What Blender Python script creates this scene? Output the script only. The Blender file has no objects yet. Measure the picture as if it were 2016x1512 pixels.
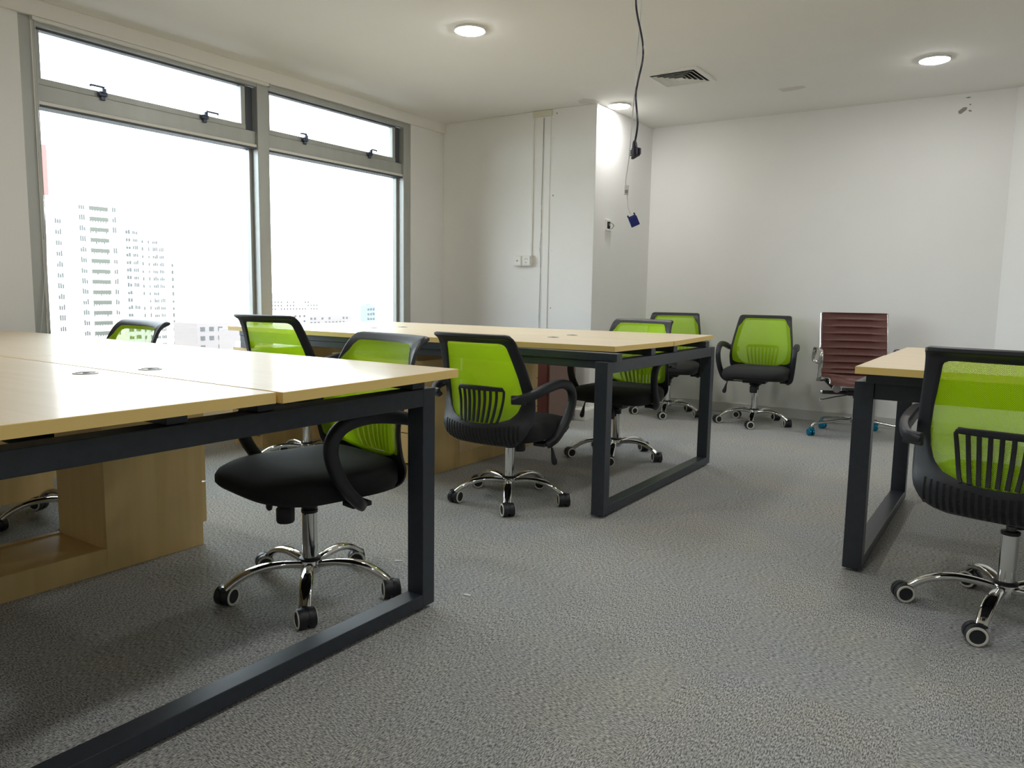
import bpy, bmesh, math, random
from mathutils import Vector, Matrix
random.seed(7)
PI = math.pi
S = bpy.context.scene
COL = S.collection

# ------------------------------------------------------------------ camera
CAM_H = 0.98
cd = bpy.data.cameras.new('camera'); cam = bpy.data.objects.new('camera', cd); COL.objects.link(cam)
cd.sensor_fit = 'HORIZONTAL'; cd.sensor_width = 36.0; cd.lens = 36.0 * 1500.0 / 2016.0
cd.clip_start = 0.05; cd.clip_end = 20000
yaw, pitch, roll = math.radians(33.8), math.radians(-6.85), math.radians(0.958)
fw = Vector((-math.sin(yaw)*math.cos(pitch), math.cos(yaw)*math.cos(pitch), math.sin(pitch)))
rt = Vector((math.cos(yaw), math.sin(yaw), 0)); up = rt.cross(fw)
r2 = math.cos(roll)*rt + math.sin(roll)*up; u2 = math.cos(roll)*up - math.sin(roll)*rt
M = Matrix((r2, u2, -fw)).transposed().to_4x4(); M.translation = Vector((0, 0, CAM_H))
cam.matrix_world = M
S.camera = cam

# ------------------------------------------------------------------ light
SKY = 8.5
LAMP = 120.0
W = bpy.data.worlds.new('sky'); S.world = W; W.use_nodes = True
bg = W.node_tree.nodes['Background']; bg.inputs[0].default_value = (0.86, 0.945, 1.0, 1); bg.inputs[1].default_value = SKY
S.view_settings.view_transform = 'Standard'; S.view_settings.look = 'None'
S.view_settings.exposure = 0.0; S.view_settings.gamma = 1.0; S.view_settings.use_curve_mapping = False
S.cycles.use_denoising = True
S.cycles.max_bounces = 10; S.cycles.diffuse_bounces = 6; S.cycles.transparent_max_bounces = 16
S.cycles.sample_clamp_indirect = 6.0
S.cycles.caustics_reflective = False; S.cycles.caustics_refractive = False

# ------------------------------------------------------------------ materials
MATS = {}
def L(nt, a, b): nt.links.new(a, b)
def mat(name, col, rough=0.5, metal=0.0, coat=0.0, coat_r=0.1, spec=0.5, sheen=0.0):
    m = bpy.data.materials.new(name); m.use_nodes = True
    b = m.node_tree.nodes['Principled BSDF']
    b.inputs['Base Color'].default_value = (*col, 1); b.inputs['Roughness'].default_value = rough
    b.inputs['Metallic'].default_value = metal; b.inputs['Coat Weight'].default_value = coat
    b.inputs['Coat Roughness'].default_value = coat_r; b.inputs['Specular IOR Level'].default_value = spec
    b.inputs['Sheen Weight'].default_value = sheen
    MATS[name] = m
    return m
def noise_var(m, scale, amt, detail=3, coord='Object', stretch=(1,1,1), bump=0.0, bscale=None):
    nt = m.node_tree; b = nt.nodes['Principled BSDF']; c = b.inputs['Base Color'].default_value[:]
    tc = nt.nodes.new('ShaderNodeTexCoord'); mp = nt.nodes.new('ShaderNodeMapping'); mp.inputs['Scale'].default_value = stretch
    L(nt, tc.outputs[coord], mp.inputs[0])
    n = nt.nodes.new('ShaderNodeTexNoise'); n.inputs['Scale'].default_value = scale; n.inputs['Detail'].default_value = detail
    L(nt, mp.outputs[0], n.inputs[0])
    r = nt.nodes.new('ShaderNodeValToRGB')
    r.color_ramp.elements[0].position = 0.3; r.color_ramp.elements[1].position = 0.7
    r.color_ramp.elements[0].color = tuple(x*(1-amt) for x in c[:3]) + (1,)
    r.color_ramp.elements[1].color = tuple(min(1, x*(1+amt)) for x in c[:3]) + (1,)
    L(nt, n.outputs[0], r.inputs[0]); L(nt, r.outputs[0], b.inputs['Base Color'])
    if bump:
        n2 = nt.nodes.new('ShaderNodeTexNoise'); n2.inputs['Scale'].default_value = bscale or scale; L(nt, mp.outputs[0], n2.inputs[0])
        bp = nt.nodes.new('ShaderNodeBump'); bp.inputs['Strength'].default_value = bump; bp.inputs['Distance'].default_value = 0.002
        L(nt, n2.outputs[0], bp.inputs['Height']); L(nt, bp.outputs[0], b.inputs['Normal'])
    return m

m_wall = noise_var(mat('wall_paint', (0.84, 0.84, 0.825), 0.85), 1.4, 0.02, bump=0.08, bscale=60)
m_ceil = noise_var(mat('ceiling_paint', (0.83, 0.815, 0.785), 0.9), 0.9, 0.02)
m_trim = mat('skirting_paint', (0.62, 0.62, 0.60), 0.5)
m_alu = noise_var(mat('window_aluminium', (0.46, 0.475, 0.46), 0.42, 0.35), 12, 0.05, stretch=(1, 1, 0.1))
m_aludark = mat('window_gasket', (0.08, 0.09, 0.11), 0.5)
m_handle = mat('grey_handle_metal', (0.10, 0.12, 0.17), 0.4, 0.5)
m_white = mat('white_plastic', (0.78, 0.78, 0.74), 0.4)
m_greypl = mat('grey_plastic', (0.33, 0.31, 0.30), 0.45)
m_steel = noise_var(mat('black_powder_coat', (0.026, 0.033, 0.045), 0.36), 40, 0.12)
m_dark = mat('slot_shade_black', (0.003, 0.003, 0.004), 0.7)  # near-black that stands in for shade inside slots and openings
m_black = noise_var(mat('black_plastic', (0.014, 0.016, 0.021), 0.46), 60, 0.1, bump=0.05, bscale=500)
m_fabric = noise_var(mat('black_mesh_fabric', (0.008, 0.0085, 0.010), 0.9, sheen=0.04), 500, 0.5)
m_chrome = mat('chrome', (0.72, 0.72, 0.72), 0.07, 1.0)
m_alum = mat('polished_aluminium', (0.62, 0.62, 0.62), 0.14, 1.0)
m_ring = mat('caster_ring', (0.70, 0.69, 0.62), 0.5)
m_rod = mat('dark_rod', (0.10, 0.10, 0.10), 0.3, 0.8)
m_screw = mat('screw_steel', (0.6, 0.6, 0.6), 0.3, 0.9)
m_bluecast = mat('chrome_with_blue_film', (0.02, 0.30, 0.50), 0.1, 0.9)
m_leather = noise_var(mat('brown_leather', (0.105, 0.032, 0.024), 0.42), 50, 0.12, bump=0.2, bscale=220)
m_redwood = noise_var(mat('red_brown_wood', (0.085, 0.022, 0.016), 0.35), 8, 0.2, stretch=(1, 1, 0.15))
m_blueplug = mat('blue_plastic', (0.012, 0.022, 0.19), 0.4)
m_cable = mat('black_cable', (0.008, 0.009, 0.022), 0.4)
m_wcable = mat('white_cable', (0.62, 0.62, 0.62), 0.5)
m_gcable = mat('grey_cable', (0.40, 0.40, 0.37), 0.6)
m_tape = mat('yellowed_tape', (0.68, 0.66, 0.53), 0.7)
m_smudge = mat('paint_smudge', (0.68, 0.645, 0.62), 0.95)
m_bareplaster = mat('bare_plaster', (0.30, 0.275, 0.25), 0.95)
m_paper = mat('white_paper', (0.75, 0.78, 0.80), 0.7)
m_yellow = mat('yellow_tag', (0.55, 0.5, 0.05), 0.5)

def wood(name, c1, c2, rough, coat, coat_r, axis):
    m = bpy.data.materials.new(name); m.use_nodes = True; nt = m.node_tree; b = nt.nodes['Principled BSDF']
    tc = nt.nodes.new('ShaderNodeTexCoord'); mp = nt.nodes.new('ShaderNodeMapping')
    sc = [14, 14, 14]; sc[axis] = 0.9; mp.inputs['Scale'].default_value = sc
    L(nt, tc.outputs['Object'], mp.inputs[0])
    n = nt.nodes.new('ShaderNodeTexNoise'); n.inputs['Scale'].default_value = 1.6; n.inputs['Detail'].default_value = 5; n.inputs['Distortion'].default_value = 0.6
    L(nt, mp.outputs[0], n.inputs[0])
    r = nt.nodes.new('ShaderNodeValToRGB'); r.color_ramp.elements[0].position = 0.3; r.color_ramp.elements[1].position = 0.72
    r.color_ramp.elements[0].color = (*c1, 1); r.color_ramp.elements[1].color = (*c2, 1)
    L(nt, n.outputs[0], r.inputs[0]); L(nt, r.outputs[0], b.inputs['Base Color'])
    b.inputs['Roughness'].default_value = rough; b.inputs['Coat Weight'].default_value = coat; b.inputs['Coat Roughness'].default_value = coat_r
    MATS[name] = m; return m
m_top = wood('maple_laminate_top', (0.78, 0.65, 0.45), (0.84, 0.71, 0.51), 0.42, 0.16, 0.12, 0)
m_top.node_tree.nodes['Principled BSDF'].inputs['Specular IOR Level'].default_value = 0.3
m_edge = mat('maple_edge_band', (0.85, 0.62, 0.22), 0.5)
m_cab = wood('maple_cabinet_board', (0.70, 0.50, 0.21), (0.77, 0.56, 0.26), 0.42, 0.1, 0.3, 2)
m_cabh = wood('maple_cabinet_board_level', (0.70, 0.50, 0.21), (0.77, 0.56, 0.26), 0.42, 0.1, 0.3, 1)

# green weave: dense polyester net with open holes
m = bpy.data.materials.new('green_mesh_weave'); m.use_nodes = True; nt = m.node_tree; b = nt.nodes['Principled BSDF']
b.inputs['Base Color'].default_value = (0.54, 0.92, 0.002, 1); b.inputs['Roughness'].default_value = 0.6
out = nt.nodes['Material Output']
tl = nt.nodes.new('ShaderNodeBsdfTranslucent'); tl.inputs[0].default_value = (0.56, 0.94, 0.002, 1)
mx = nt.nodes.new('ShaderNodeMixShader'); mx.inputs[0].default_value = 0.45; L(nt, b.outputs[0], mx.inputs[1]); L(nt, tl.outputs[0], mx.inputs[2])
tr = nt.nodes.new('ShaderNodeBsdfTransparent')
tc = nt.nodes.new('ShaderNodeTexCoord')
def wave(rot):
    mp = nt.nodes.new('ShaderNodeMapping'); mp.inputs['Rotation'].default_value = (0, rot, 0); L(nt, tc.outputs['Object'], mp.inputs[0])
    w = nt.nodes.new('ShaderNodeTexWave'); w.bands_direction = 'X'; w.inputs['Scale'].default_value = 82; L(nt, mp.outputs[0], w.inputs[0]); return w
w1, w2 = wave(0.75), wave(-0.75)
mu = nt.nodes.new('ShaderNodeMath'); mu.operation = 'MULTIPLY'; L(nt, w1.outputs['Fac'], mu.inputs[0]); L(nt, w2.outputs['Fac'], mu.inputs[1])
gt = nt.nodes.new('ShaderNodeMapRange'); gt.inputs[1].default_value = 0.22; gt.inputs[2].default_value = 0.5; gt.inputs[3].default_value = 0.04; gt.inputs[4].default_value = 0.68
L(nt, mu.outputs[0], gt.inputs[0])
mx2 = nt.nodes.new('ShaderNodeMixShader'); L(nt, gt.outputs[0], mx2.inputs[0]); L(nt, mx.outputs[0], mx2.inputs[1]); L(nt, tr.outputs[0], mx2.inputs[2])
L(nt, mx2.outputs[0], out.inputs[0]); m_green = m

# window glass
m = bpy.data.materials.new('clear_glass'); m.use_nodes = True; nt = m.node_tree; nt.nodes.remove(nt.nodes['Principled BSDF'])
out = nt.nodes['Material Output']; tr = nt.nodes.new('ShaderNodeBsdfTransparent'); tr.inputs[0].default_value = (0.95, 0.97, 0.97, 1)
gl = nt.nodes.new('ShaderNodeBsdfGlossy'); gl.inputs['Roughness'].default_value = 0.02
fr = nt.nodes.new('ShaderNodeFresnel'); fr.inputs[0].default_value = 1.25
mx = nt.nodes.new('ShaderNodeMixShader'); L(nt, fr.outputs[0], mx.inputs[0]); L(nt, tr.outputs[0], mx.inputs[1]); L(nt, gl.outputs[0], mx.inputs[2]); L(nt, mx.outputs[0], out.inputs[0]); m_glass = m

def emis(name, col, st):
    m = bpy.data.materials.new(name); m.use_nodes = True; b = m.node_tree.nodes['Principled BSDF']
    b.inputs['Base Color'].default_value = (0.8, 0.8, 0.8, 1); b.inputs['Emission Color'].default_value = (*col, 1); b.inputs['Emission Strength'].default_value = st
    return m
m_lamp = emis('lamp_diffuser', (1.0, 0.985, 0.955), LAMP)

# carpet: loop pile tiles laid with alternating grain
def carpet():
    m = bpy.data.materials.new('grey_loop_carpet'); m.use_nodes = True; nt = m.node_tree; b = nt.nodes['Principled BSDF']
    b.inputs['Roughness'].default_value = 0.95; b.inputs['Sheen Weight'].default_value = 0.15; b.inputs['Specular IOR Level'].default_value = 0.1
    g = nt.nodes.new('ShaderNodeNewGeometry')
    rotm = nt.nodes.new('ShaderNodeMapping'); rotm.inputs['Rotation'].default_value = (0, 0, 0.0); rotm.inputs['Scale'].default_value = (2, 2, 2)
    L(nt, g.outputs['Position'], rotm.inputs[0])
    ck = nt.nodes.new('ShaderNodeTexChecker'); ck.inputs['Scale'].default_value = 1.0; ck.inputs[1].default_value = (0, 0, 0, 1); ck.inputs[2].default_value = (1, 1, 1, 1)
    ad = nt.nodes.new('ShaderNodeVectorMath'); ad.operation = 'ADD'; ad.inputs[1].default_value = (0.3, 0.24, 0.5); L(nt, rotm.outputs[0], ad.inputs[0]); L(nt, ad.outputs[0], ck.inputs[0])
    def streak(scx, scy):
        mp = nt.nodes.new('ShaderNodeMapping'); mp.inputs['Scale'].default_value = (scx, scy, 1); L(nt, g.outputs['Position'], mp.inputs[0])
        n = nt.nodes.new('ShaderNodeTexNoise'); n.inputs['Scale'].default_value = 1.0; n.inputs['Detail'].default_value = 2.5; n.inputs['Roughness'].default_value = 0.65
        L(nt, mp.outputs[0], n.inputs[0]); return n
    a, c = streak(95, 330), streak(330, 95)
    mxc = nt.nodes.new('ShaderNodeMix'); mxc.data_type = 'FLOAT'; L(nt, ck.outputs['Color'], mxc.inputs[0]); L(nt, a.outputs[0], mxc.inputs[2]); L(nt, c.outputs[0], mxc.inputs[3])
    r = nt.nodes.new('ShaderNodeValToRGB'); cr = r.color_ramp
    cr.elements[0].position = 0.37; cr.elements[0].color = (0.10, 0.105, 0.11, 1)
    cr.elements[1].position = 0.64; cr.elements[1].color = (0.62, 0.62, 0.595, 1)
    e = cr.elements.new(0.48); e.color = (0.31, 0.312, 0.305, 1)
    L(nt, mxc.outputs[0], r.inputs[0])
    big = nt.nodes.new('ShaderNodeTexNoise'); big.inputs['Scale'].default_value = 2.2; big.inputs['Detail'].default_value = 4; L(nt, g.outputs['Position'], big.inputs[0])
    r2 = nt.nodes.new('ShaderNodeValToRGB'); r2.color_ramp.elements[0].position = 0.35; r2.color_ramp.elements[0].color = (0.92, 0.95, 1.0, 1); r2.color_ramp.elements[1].position = 0.65; r2.color_ramp.elements[1].color = (1.0, 0.99, 0.94, 1)
    L(nt, big.outputs[0], r2.inputs[0])
    mm = nt.nodes.new('ShaderNodeMix'); mm.data_type = 'RGBA'; mm.blend_type = 'MULTIPLY'; mm.inputs[0].default_value = 1.0
    L(nt, r.outputs[0], mm.inputs[6]); L(nt, r2.outputs[0], mm.inputs[7]); L(nt, mm.outputs[2], b.inputs['Base Color'])
    bp = nt.nodes.new('ShaderNodeBump'); bp.inputs['Strength'].default_value = 0.5; bp.inputs['Distance'].default_value = 0.003
    L(nt, mxc.outputs[0], bp.inputs['Height']); L(nt, bp.outputs[0], b.inputs['Normal'])
    return m
m_carpet = carpet()

# ------------------------------------------------------------------ geometry helpers
class MB:
    def __init__(s): s.v = []; s.f = []; s.m = []; s.sm = []; s.mats = []
    def mi(s, m):
        if m not in s.mats: s.mats.append(m)
        return s.mats.index(m)
    def add(s, vs, fs, m, smooth=False, T=None):
        o = len(s.v); k = s.mi(m)
        for p in vs:
            p = Vector(p)
            s.v.append(tuple(T @ p) if T is not None else tuple(p))
        for f in fs: s.f.append([o+i for i in f]); s.m.append(k); s.sm.append(smooth)
    def box(s, x0, x1, y0, y1, z0, z1, m, bev=0.0, T=None):
        bm = bmesh.new(); bmesh.ops.create_cube(bm, size=1)
        for v in bm.verts: v.co = Vector(((x0+x1)/2+v.co.x*(x1-x0), (y0+y1)/2+v.co.y*(y1-y0), (z0+z1)/2+v.co.z*(z1-z0)))
        if bev: bmesh.ops.bevel(bm, geom=bm.edges[:], offset=bev, segments=2, affect='EDGES', profile=0.5)
        bm.verts.index_update()
        s.add([v.co[:] for v in bm.verts], [[v.index for v in f.verts] for f in bm.faces], m, False, T); bm.free()
    def prism(s, poly, z0, z1, mt, me=None, bev=0.0):
        # poly = xy corners counter-clockwise; top/bottom material mt, sides me
        n = len(poly); me = me or mt
        def inset(k):
            c = [sum(p[i] for p in poly)/n for i in (0, 1)]
            return [(p[0]+(c[0]-p[0])*k, p[1]+(c[1]-p[1])*k) for p in poly]
        b = bev; k = b*1.6
        vs = [(x, y, z0) for x, y in poly] + [(x, y, z1-b) for x, y in poly] + [(x, y, z1) for x, y in inset(k)]
        s.add(vs[:2*n], [[i, (i+1) % n, n+(i+1) % n, n+i] for i in range(n)], me)
        s.add(vs[n:], [[i, (i+1) % n, n+(i+1) % n, n+i] for i in range(n)], me)
        s.add(vs[2*n:], [list(range(n))], mt); s.add(vs[:n], [list(range(n))[::-1]], mt)
    def tube(s, path, rx, ry, m, n=12, cap=True, updir=(0, 0, 1), T=None, sq=2.0):
        # sweep an elliptic / superelliptic section; rx across, ry along updir; rx/ry floats or lists
        P = [Vector(p) for p in path]; N = len(P)
        if not isinstance(rx, (list, tuple)): rx = [rx]*N
        if not isinstance(ry, (list, tuple)): ry = [ry]*N
        vs = []; U = Vector(updir)
        for i in range(N):
            t = (P[min(i+1, N-1)]-P[max(i-1, 0)]).normalized()
            a = t.cross(U)
            if a.length < 1e-3: a = t.cross(Vector((1, 0.01, 0)))
            a.normalize(); c = a.cross(t).normalized()
            for k in range(n):
                th = 2*PI*k/n; ca, sa = math.cos(th), math.sin(th)
                e = 2.0/sq
                x = math.copysign(abs(ca)**e, ca); y = math.copysign(abs(sa)**e, sa)
                vs.append(P[i]+a*x*rx[i]+c*y*ry[i])
        fs = [[i*n+k, i*n+(k+1) % n, (i+1)*n+(k+1) % n, (i+1)*n+k] for i in range(N-1) for k in range(n)]
        if cap: fs += [list(range(n))[::-1], [(N-1)*n+k for k in range(n)]]
        s.add(vs, fs, m, True, T)
    def lathe(s, prof, m, n=24, T=None, cap=True, smooth=True):
        N = len(prof); vs = [(r*math.cos(2*PI*k/n), r*math.sin(2*PI*k/n), z) for r, z in prof for k in range(n)]
        fs = [[i*n+k, i*n+(k+1) % n, (i+1)*n+(k+1) % n, (i+1)*n+k] for i in range(N-1) for k in range(n)]
        if cap: fs += [list(range(n))[::-1], [(N-1)*n+k for k in range(n)]]
        s.add(vs, fs, m, smooth, T)
    def build(s, name, parent=None, loc=None, autosm=True):
        me = bpy.data.meshes.new(name); me.from_pydata(s.v, [], s.f)
        for mm in s.mats: me.materials.append(mm)
        me.polygons.foreach_set('material_index', s.m); me.polygons.foreach_set('use_smooth', s.sm)
        bm = bmesh.new(); bm.from_mesh(me); bmesh.ops.recalc_face_normals(bm, faces=bm.faces[:])
        for e in bm.edges:
            if len(e.link_faces) == 2 and e.calc_face_angle(0) > 0.7: e.smooth = False
        bm.to_mesh(me); bm.free()
        o = bpy.data.objects.new(name, me); COL.objects.link(o)
        if parent: o.parent = parent
        if loc: o.location = loc
        return o
def smooth_path(pts, k=4):
    P = [Vector(p) for p in pts]; out = []
    for i in range(len(P)-1):
        p0, p1, p2, p3 = P[max(i-1, 0)], P[i], P[i+1], P[min(i+2, len(P)-1)]
        for j in range(k):
            t = j/k
            out.append(0.5*((2*p1)+(-p0+p2)*t+(2*p0-5*p1+4*p2-p3)*t*t+(-p0+3*p1-3*p2+p3)*t**3))
    out.append(P[-1]); return out
def empty(name, loc=(0, 0, 0), rz=0.0):
    o = bpy.data.objects.new(name, None); COL.objects.link(o); o.location = loc; o.rotation_euler = (0, 0, rz); o.empty_display_size = 0.1; return o
def tag(o, label, cat, group=None, kind=None):
    o['label'] = label; o['category'] = cat
    if group: o['group'] = group
    if kind: o['kind'] = kind
    return o
def struct(o, label=None):
    o['kind'] = 'structure'
    if label: o['label'] = label
    return o
def rotT(loc, rx=0, ry=0, rz=0):
    return Matrix.Translation(loc) @ Matrix.Rotation(rz, 4, 'Z') @ Matrix.Rotation(ry, 4, 'Y') @ Matrix.Rotation(rx, 4, 'X')
def copy_tree(o, parent=None):
    c = o.copy(); COL.objects.link(c)
    if parent: c.parent = parent
    for ch in list(o.children): copy_tree(ch, c)
    return c

# ------------------------------------------------------------------ room shell
CE = 2.42; WX = -4.33; PY = 5.33; BY = 6.37; PX = -2.83
b = MB(); b.box(-4.6, 4.2, -2.6, 6.6, -0.12, 0, m_carpet); struct(b.build('floor'))
b = MB(); b.box(-4.6, 4.2, -2.6, 6.6, CE, CE+0.15, m_ceil); struct(b.build('ceiling'))
b = MB()
WY0, WY1, WZ0, WZ1 = 1.94, 4.905, 0.45, 2.36
b.box(WX-0.25, WX, -2.6, WY0, 0, CE, m_wall); b.box(WX-0.25, WX, WY1, PY+0.2, 0, CE, m_wall)
b.box(WX-0.25, WX, WY0, WY1, 0, WZ0, m_wall); b.box(WX-0.25, WX, WY0, WY1, WZ1, CE, m_wall)
struct(b.build('wall_left'))
b = MB(); b.box(WX, PX, PY, BY+0.2, 0, CE, m_wall, 0.004); struct(b.build('wall_pillar'))
b = MB(); b.box(PX, -0.166, BY, BY+0.2, 0, CE, m_wall); struct(b.build('wall_back'))
b = MB(); b.prism([(-0.166, BY), (2.6, 3.9), (4.2, 3.9), (4.2, BY+0.2), (-0.166, BY+0.2)], 0, CE, m_wall)
b.box(3.6, 4.2, -2.6, 3.9, 0, CE, m_wall); struct(b.build('wall_right'))
b = MB(); b.box(-4.33, 3.6, -2.6, -2.4, 0, CE, m_wall); struct(b.build('wall_front'))
b = MB(); b.box(WX, -4.305, -2.4, PY, 2.338, CE, m_ceil, 0.003); struct(b.build('trim_1'), 'low plaster beam along the ceiling above the windows')
b = MB(); b.box(-2.82, -0.17, BY-0.012, BY, 0, 0.082, m_trim, 0.003); struct(b.build('baseboard_back'))
b = MB(); b.box(PX, PX+0.012, PY+0.17, BY-0.012, 0, 0.082, m_trim, 0.003); struct(b.build('baseboard_pillar'))
b = MB(); b.box(WX, -2.768, 5.16, PY, 0, 0.084, m_white, 0.004); b.box(PX, -2.768, PY, PY+0.17, 0, 0.084, m_white, 0.004)
struct(b.build('trim_2'), 'low white ledge boxed around the foot of the pillar')

# ------------------------------------------------------------------ windows
def window(name, y0, y1, handles, rail):
    r = empty(name, (WX, (y0+y1)/2, WZ0)); struct(r)
    o = -Vector(r.location)
    T = Matrix.Translation(o)
    f = MB()
    f.box(-4.37, -4.335, y0, y1, 2.30, 2.36, m_alu, 0.003, T)            # head
    f.box(-4.47, -4.37, y0, y1, 2.315, 2.36, m_aludark, 0.002, T)
    f.box(-4.46, -4.35, y0, y1, WZ0, WZ0+0.06, m_alu, 0.003, T)
    f.box(-4.45, -4.355, y0, y1, 1.93, 2.015, m_alu, 0.003, T)           # transom
    f.box(-4.44, -4.345, y0, y1, 1.912, 1.93, m_white, 0.002, T)          # bright bead
    f.box(-4.44, -4.35, y0, y1, 1.900, 1.912, m_aludark, 0.001, T)
    f.box(-4.46, -4.40, y0, y0+0.02, WZ0+0.06, 1.9, m_alu, 0.002, T); f.box(-4.46, -4.40, y1-0.02, y1, WZ0+0.06, 1.9, m_alu, 0.002, T)
    f.build('window_frame', r)
    s = MB()
    s.box(-4.41, -4.365, y0+0.005, y0+0.035, 2.015, 2.30, m_alu, 0.003, T)
    s.box(-4.41, -4.365, y1-0.10, y1-0.07, 2.015, 2.30, m_alu, 0.003, T)
    s.box(-4.42, -4.38, y1-0.07, y1-0.004, 2.015, 2.30, m_aludark, 0.002, T)
    s.box(-4.41, -4.362, y0+0.005, y1-0.07, 2.015, 2.05, m_alu, 0.003, T)
    s.box(-4.41, -4.362, y0+0.005, y1-0.07, 2.29, 2.315, m_aludark, 0.002, T)
    s.build('window_sash', r)
    g = MB(); g.box(-4.393, -4.388, y0+0.03, y1-0.09, 2.045, 2.295, m_glass, 0, T); g.build('window_glass', r)
    g = MB(); g.box(-4.437, -4.431, y0+0.01, y1-0.01, WZ0+0.05, 1.91, m_glass, 0, T); g.build('window_glass', r)
    for hy, d in handles:
        h = MB()
        h.box(-4.365, -4.335, hy-0.022, hy+0.022, 2.022, 2.046, m_handle, 0.003, T)
        h.box(-4.362, -4.340, hy-0.012, hy+0.012, 2.000, 2.022, m_handle, 0.003, T)
        h.box(-4.342, -4.325, hy-0.010, hy+0.010, 2.036, 2.062, m_handle, 0.002, T)
        a, c = sorted((hy, hy+d))
        h.box(-4.336, -4.322, a, c, 2.062, 2.071, m_handle, 0.001, T)
        h.box(-4.336, -4.328, hy+d-0.004, hy+d+0.004, 2.058, 2.070, m_handle, 0.001, T)
        h.build('window_handle', r)
    return r
window('window_1', 2.02, 3.385, [(2.365, -0.075), (3.0, 0.085)], True)
window('window_2', 3.477, 4.825, [(3.80, -0.05), (4.445, 0.06)], False)
b = MB(); b.box(-4.47, -4.335, WY0, 2.02, WZ0, WZ1, m_alu, 0.003)
b.box(-4.335, -4.331, 1.998, 2.006, WZ0, WZ1, m_white); struct(b.build('trim_3'), 'grey aluminium jamb at the left end of the windows')
b = MB(); b.box(-4.47, -4.332, 3.385, 3.477, WZ0, WZ1, m_alu, 0.004); struct(b.build('trim_4'), 'grey aluminium mullion between the two windows')
b = MB(); b.box(-4.47, -4.335, 4.825, WY1, WZ0, WZ1, m_alu, 0.003); b.box(-4.334, -4.326, WY1-0.004, WY1+0.012, WZ0, WZ1, m_wall); struct(b.build('trim_5'), 'grey aluminium jamb at the right end of the windows')
b = MB(); b.box(-4.58, -4.31, WY0, WY1, WZ0-0.03, WZ0, m_alu, 0.004); struct(b.build('trim_6'), 'window sill')
b = MB(); b.box(-4.334, -4.308, 2.0, 3.475, 2.318, 2.337, m_white, 0.003)
b.box(-4.334, -4.306, 3.465, 3.48, 2.316, 2.337, m_alu, 0.002)
rail = b.build('blind_rail'); tag(rail, 'pale grey blind headrail under the beam above the left window', 'blind rail')
b = MB()
b.tube(smooth_path([(-4.318, 2.004, 2.318), (-4.32, 2.001, 1.66), (-4.322, 2.000, 1.1), (-4.318, 1.975, 0.85), (-4.318, 1.958, 0.70), (-4.318, 1.97, 0.62), (-4.318, 1.99, 0.62), (-4.318, 2.006, 0.70), (-4.318, 1.995, 0.9), (-4.318, 2.012, 1.2), (-4.316, 2.012, 1.7), (-4.316, 2.014, 2.318)]), 0.0022, 0.0022, m_wcable, 6)
oc = b.build('pull_cord', rail); oc['label'] = 'thin looped white pull cord'

# ------------------------------------------------------------------ ceiling fittings
def lamp_mesh():
    r = empty('ceiling_lamp', (0, 0, CE))
    f = MB(); f.lathe([(0.088, 0.0), (0.0885, -0.010), (0.084, -0.013), (0.080, -0.010), (0.079, -0.004)], m_white, 40, cap=False); f.build('lamp_rim', r)
    d = MB(); d.lathe([(0.079, -0.0045), (0.0795, -0.012), (0.070, -0.018), (0.045, -0.022), (0.001, -0.024)], m_lamp, 40, cap=True); d.build('lamp_diffuser', r)
    return r
lm = lamp_mesh()
lamps = [(-2.672, 3.516, 'round glowing ceiling downlight nearest the windows, above the middle desk'),
         (-2.712, 5.463, 'round glowing ceiling downlight close against the pillar side wall'),
         (-0.578, 5.377, 'round glowing ceiling downlight near the right end of the back wall'),
         (-0.578, 3.45, 'unseen assumed ceiling downlight above the aisle beside the right-hand desk'),  # from here on: unseen lamps, assumed for the room's brightness
         (-2.672, 1.55, 'unseen assumed ceiling downlight above the nearest desk'),
         (-0.578, 1.5, 'unseen assumed ceiling downlight above the open carpet before the desks'),
         (1.55, 1.5, 'unseen assumed ceiling downlight in the near right corner area of the office'),
         (1.55, 3.45, 'unseen assumed ceiling downlight over the far end of the right-hand desk'),
         (-0.578, -0.45, 'unseen assumed ceiling downlight at the near end of the office')]
for i, (x, y, lb) in enumerate(lamps):
    o = lm if i == 0 else copy_tree(lm)
    o.location = (x, y, CE); tag(o, lb, 'ceiling lamp', 'round downlights in the ceiling')

# air diffuser
vx, vy = -2.035, 4.985
r = empty('air_vent', (vx, vy, CE), 0.0); tag(r, 'square white louvred air vent in the ceiling', 'air vent')
H0 = 0.185
def sqring(mb, ho, hi, z0, z1, m, zi=None):
    vs = []
    for h, z in ((ho, z0), (ho, z1), (hi, z1 if zi is None else zi), (hi, z0 if zi is None else zi+0.004)):
        vs += [(-h, -h, z), (h, -h, z), (h, h, z), (-h, h, z)]
    fs = [[a*4+k, a*4+(k+1) % 4, ((a+1) % 4)*4+(k+1) % 4, ((a+1) % 4)*4+k] for a in range(4) for k in range(4)]
    mb.add(vs, fs, m)
f = MB(); sqring(f, H0, H0-0.032, 0.0, -0.010, m_white); f.build('vent_frame', r)
f = MB(); f.box(-H0+0.03, H0-0.03, -H0+0.03, H0-0.03, -0.0035, -0.0015, m_dark); f.build('vent_shade_sheet', r)  # dark sheet painted for the shade between the louvres
for h in (0.128, 0.098, 0.069, 0.042):
    f = MB()
    vs = []; hs = ((h+0.011, -0.0155), (h-0.006, -0.0045), (h-0.0035, -0.0045), (h+0.0135, -0.0155))
    for hh, z in hs: vs += [(-hh, -hh, z), (hh, -hh, z), (hh, hh, z), (-hh, hh, z)]
    f.add(vs, [[a*4+k, a*4+(k+1) % 4, ((a+1) % 4)*4+(k+1) % 4, ((a+1) % 4)*4+k] for a in range(4) for k in range(4)], m_white)
    f.build('vent_louvre', r)
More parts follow.
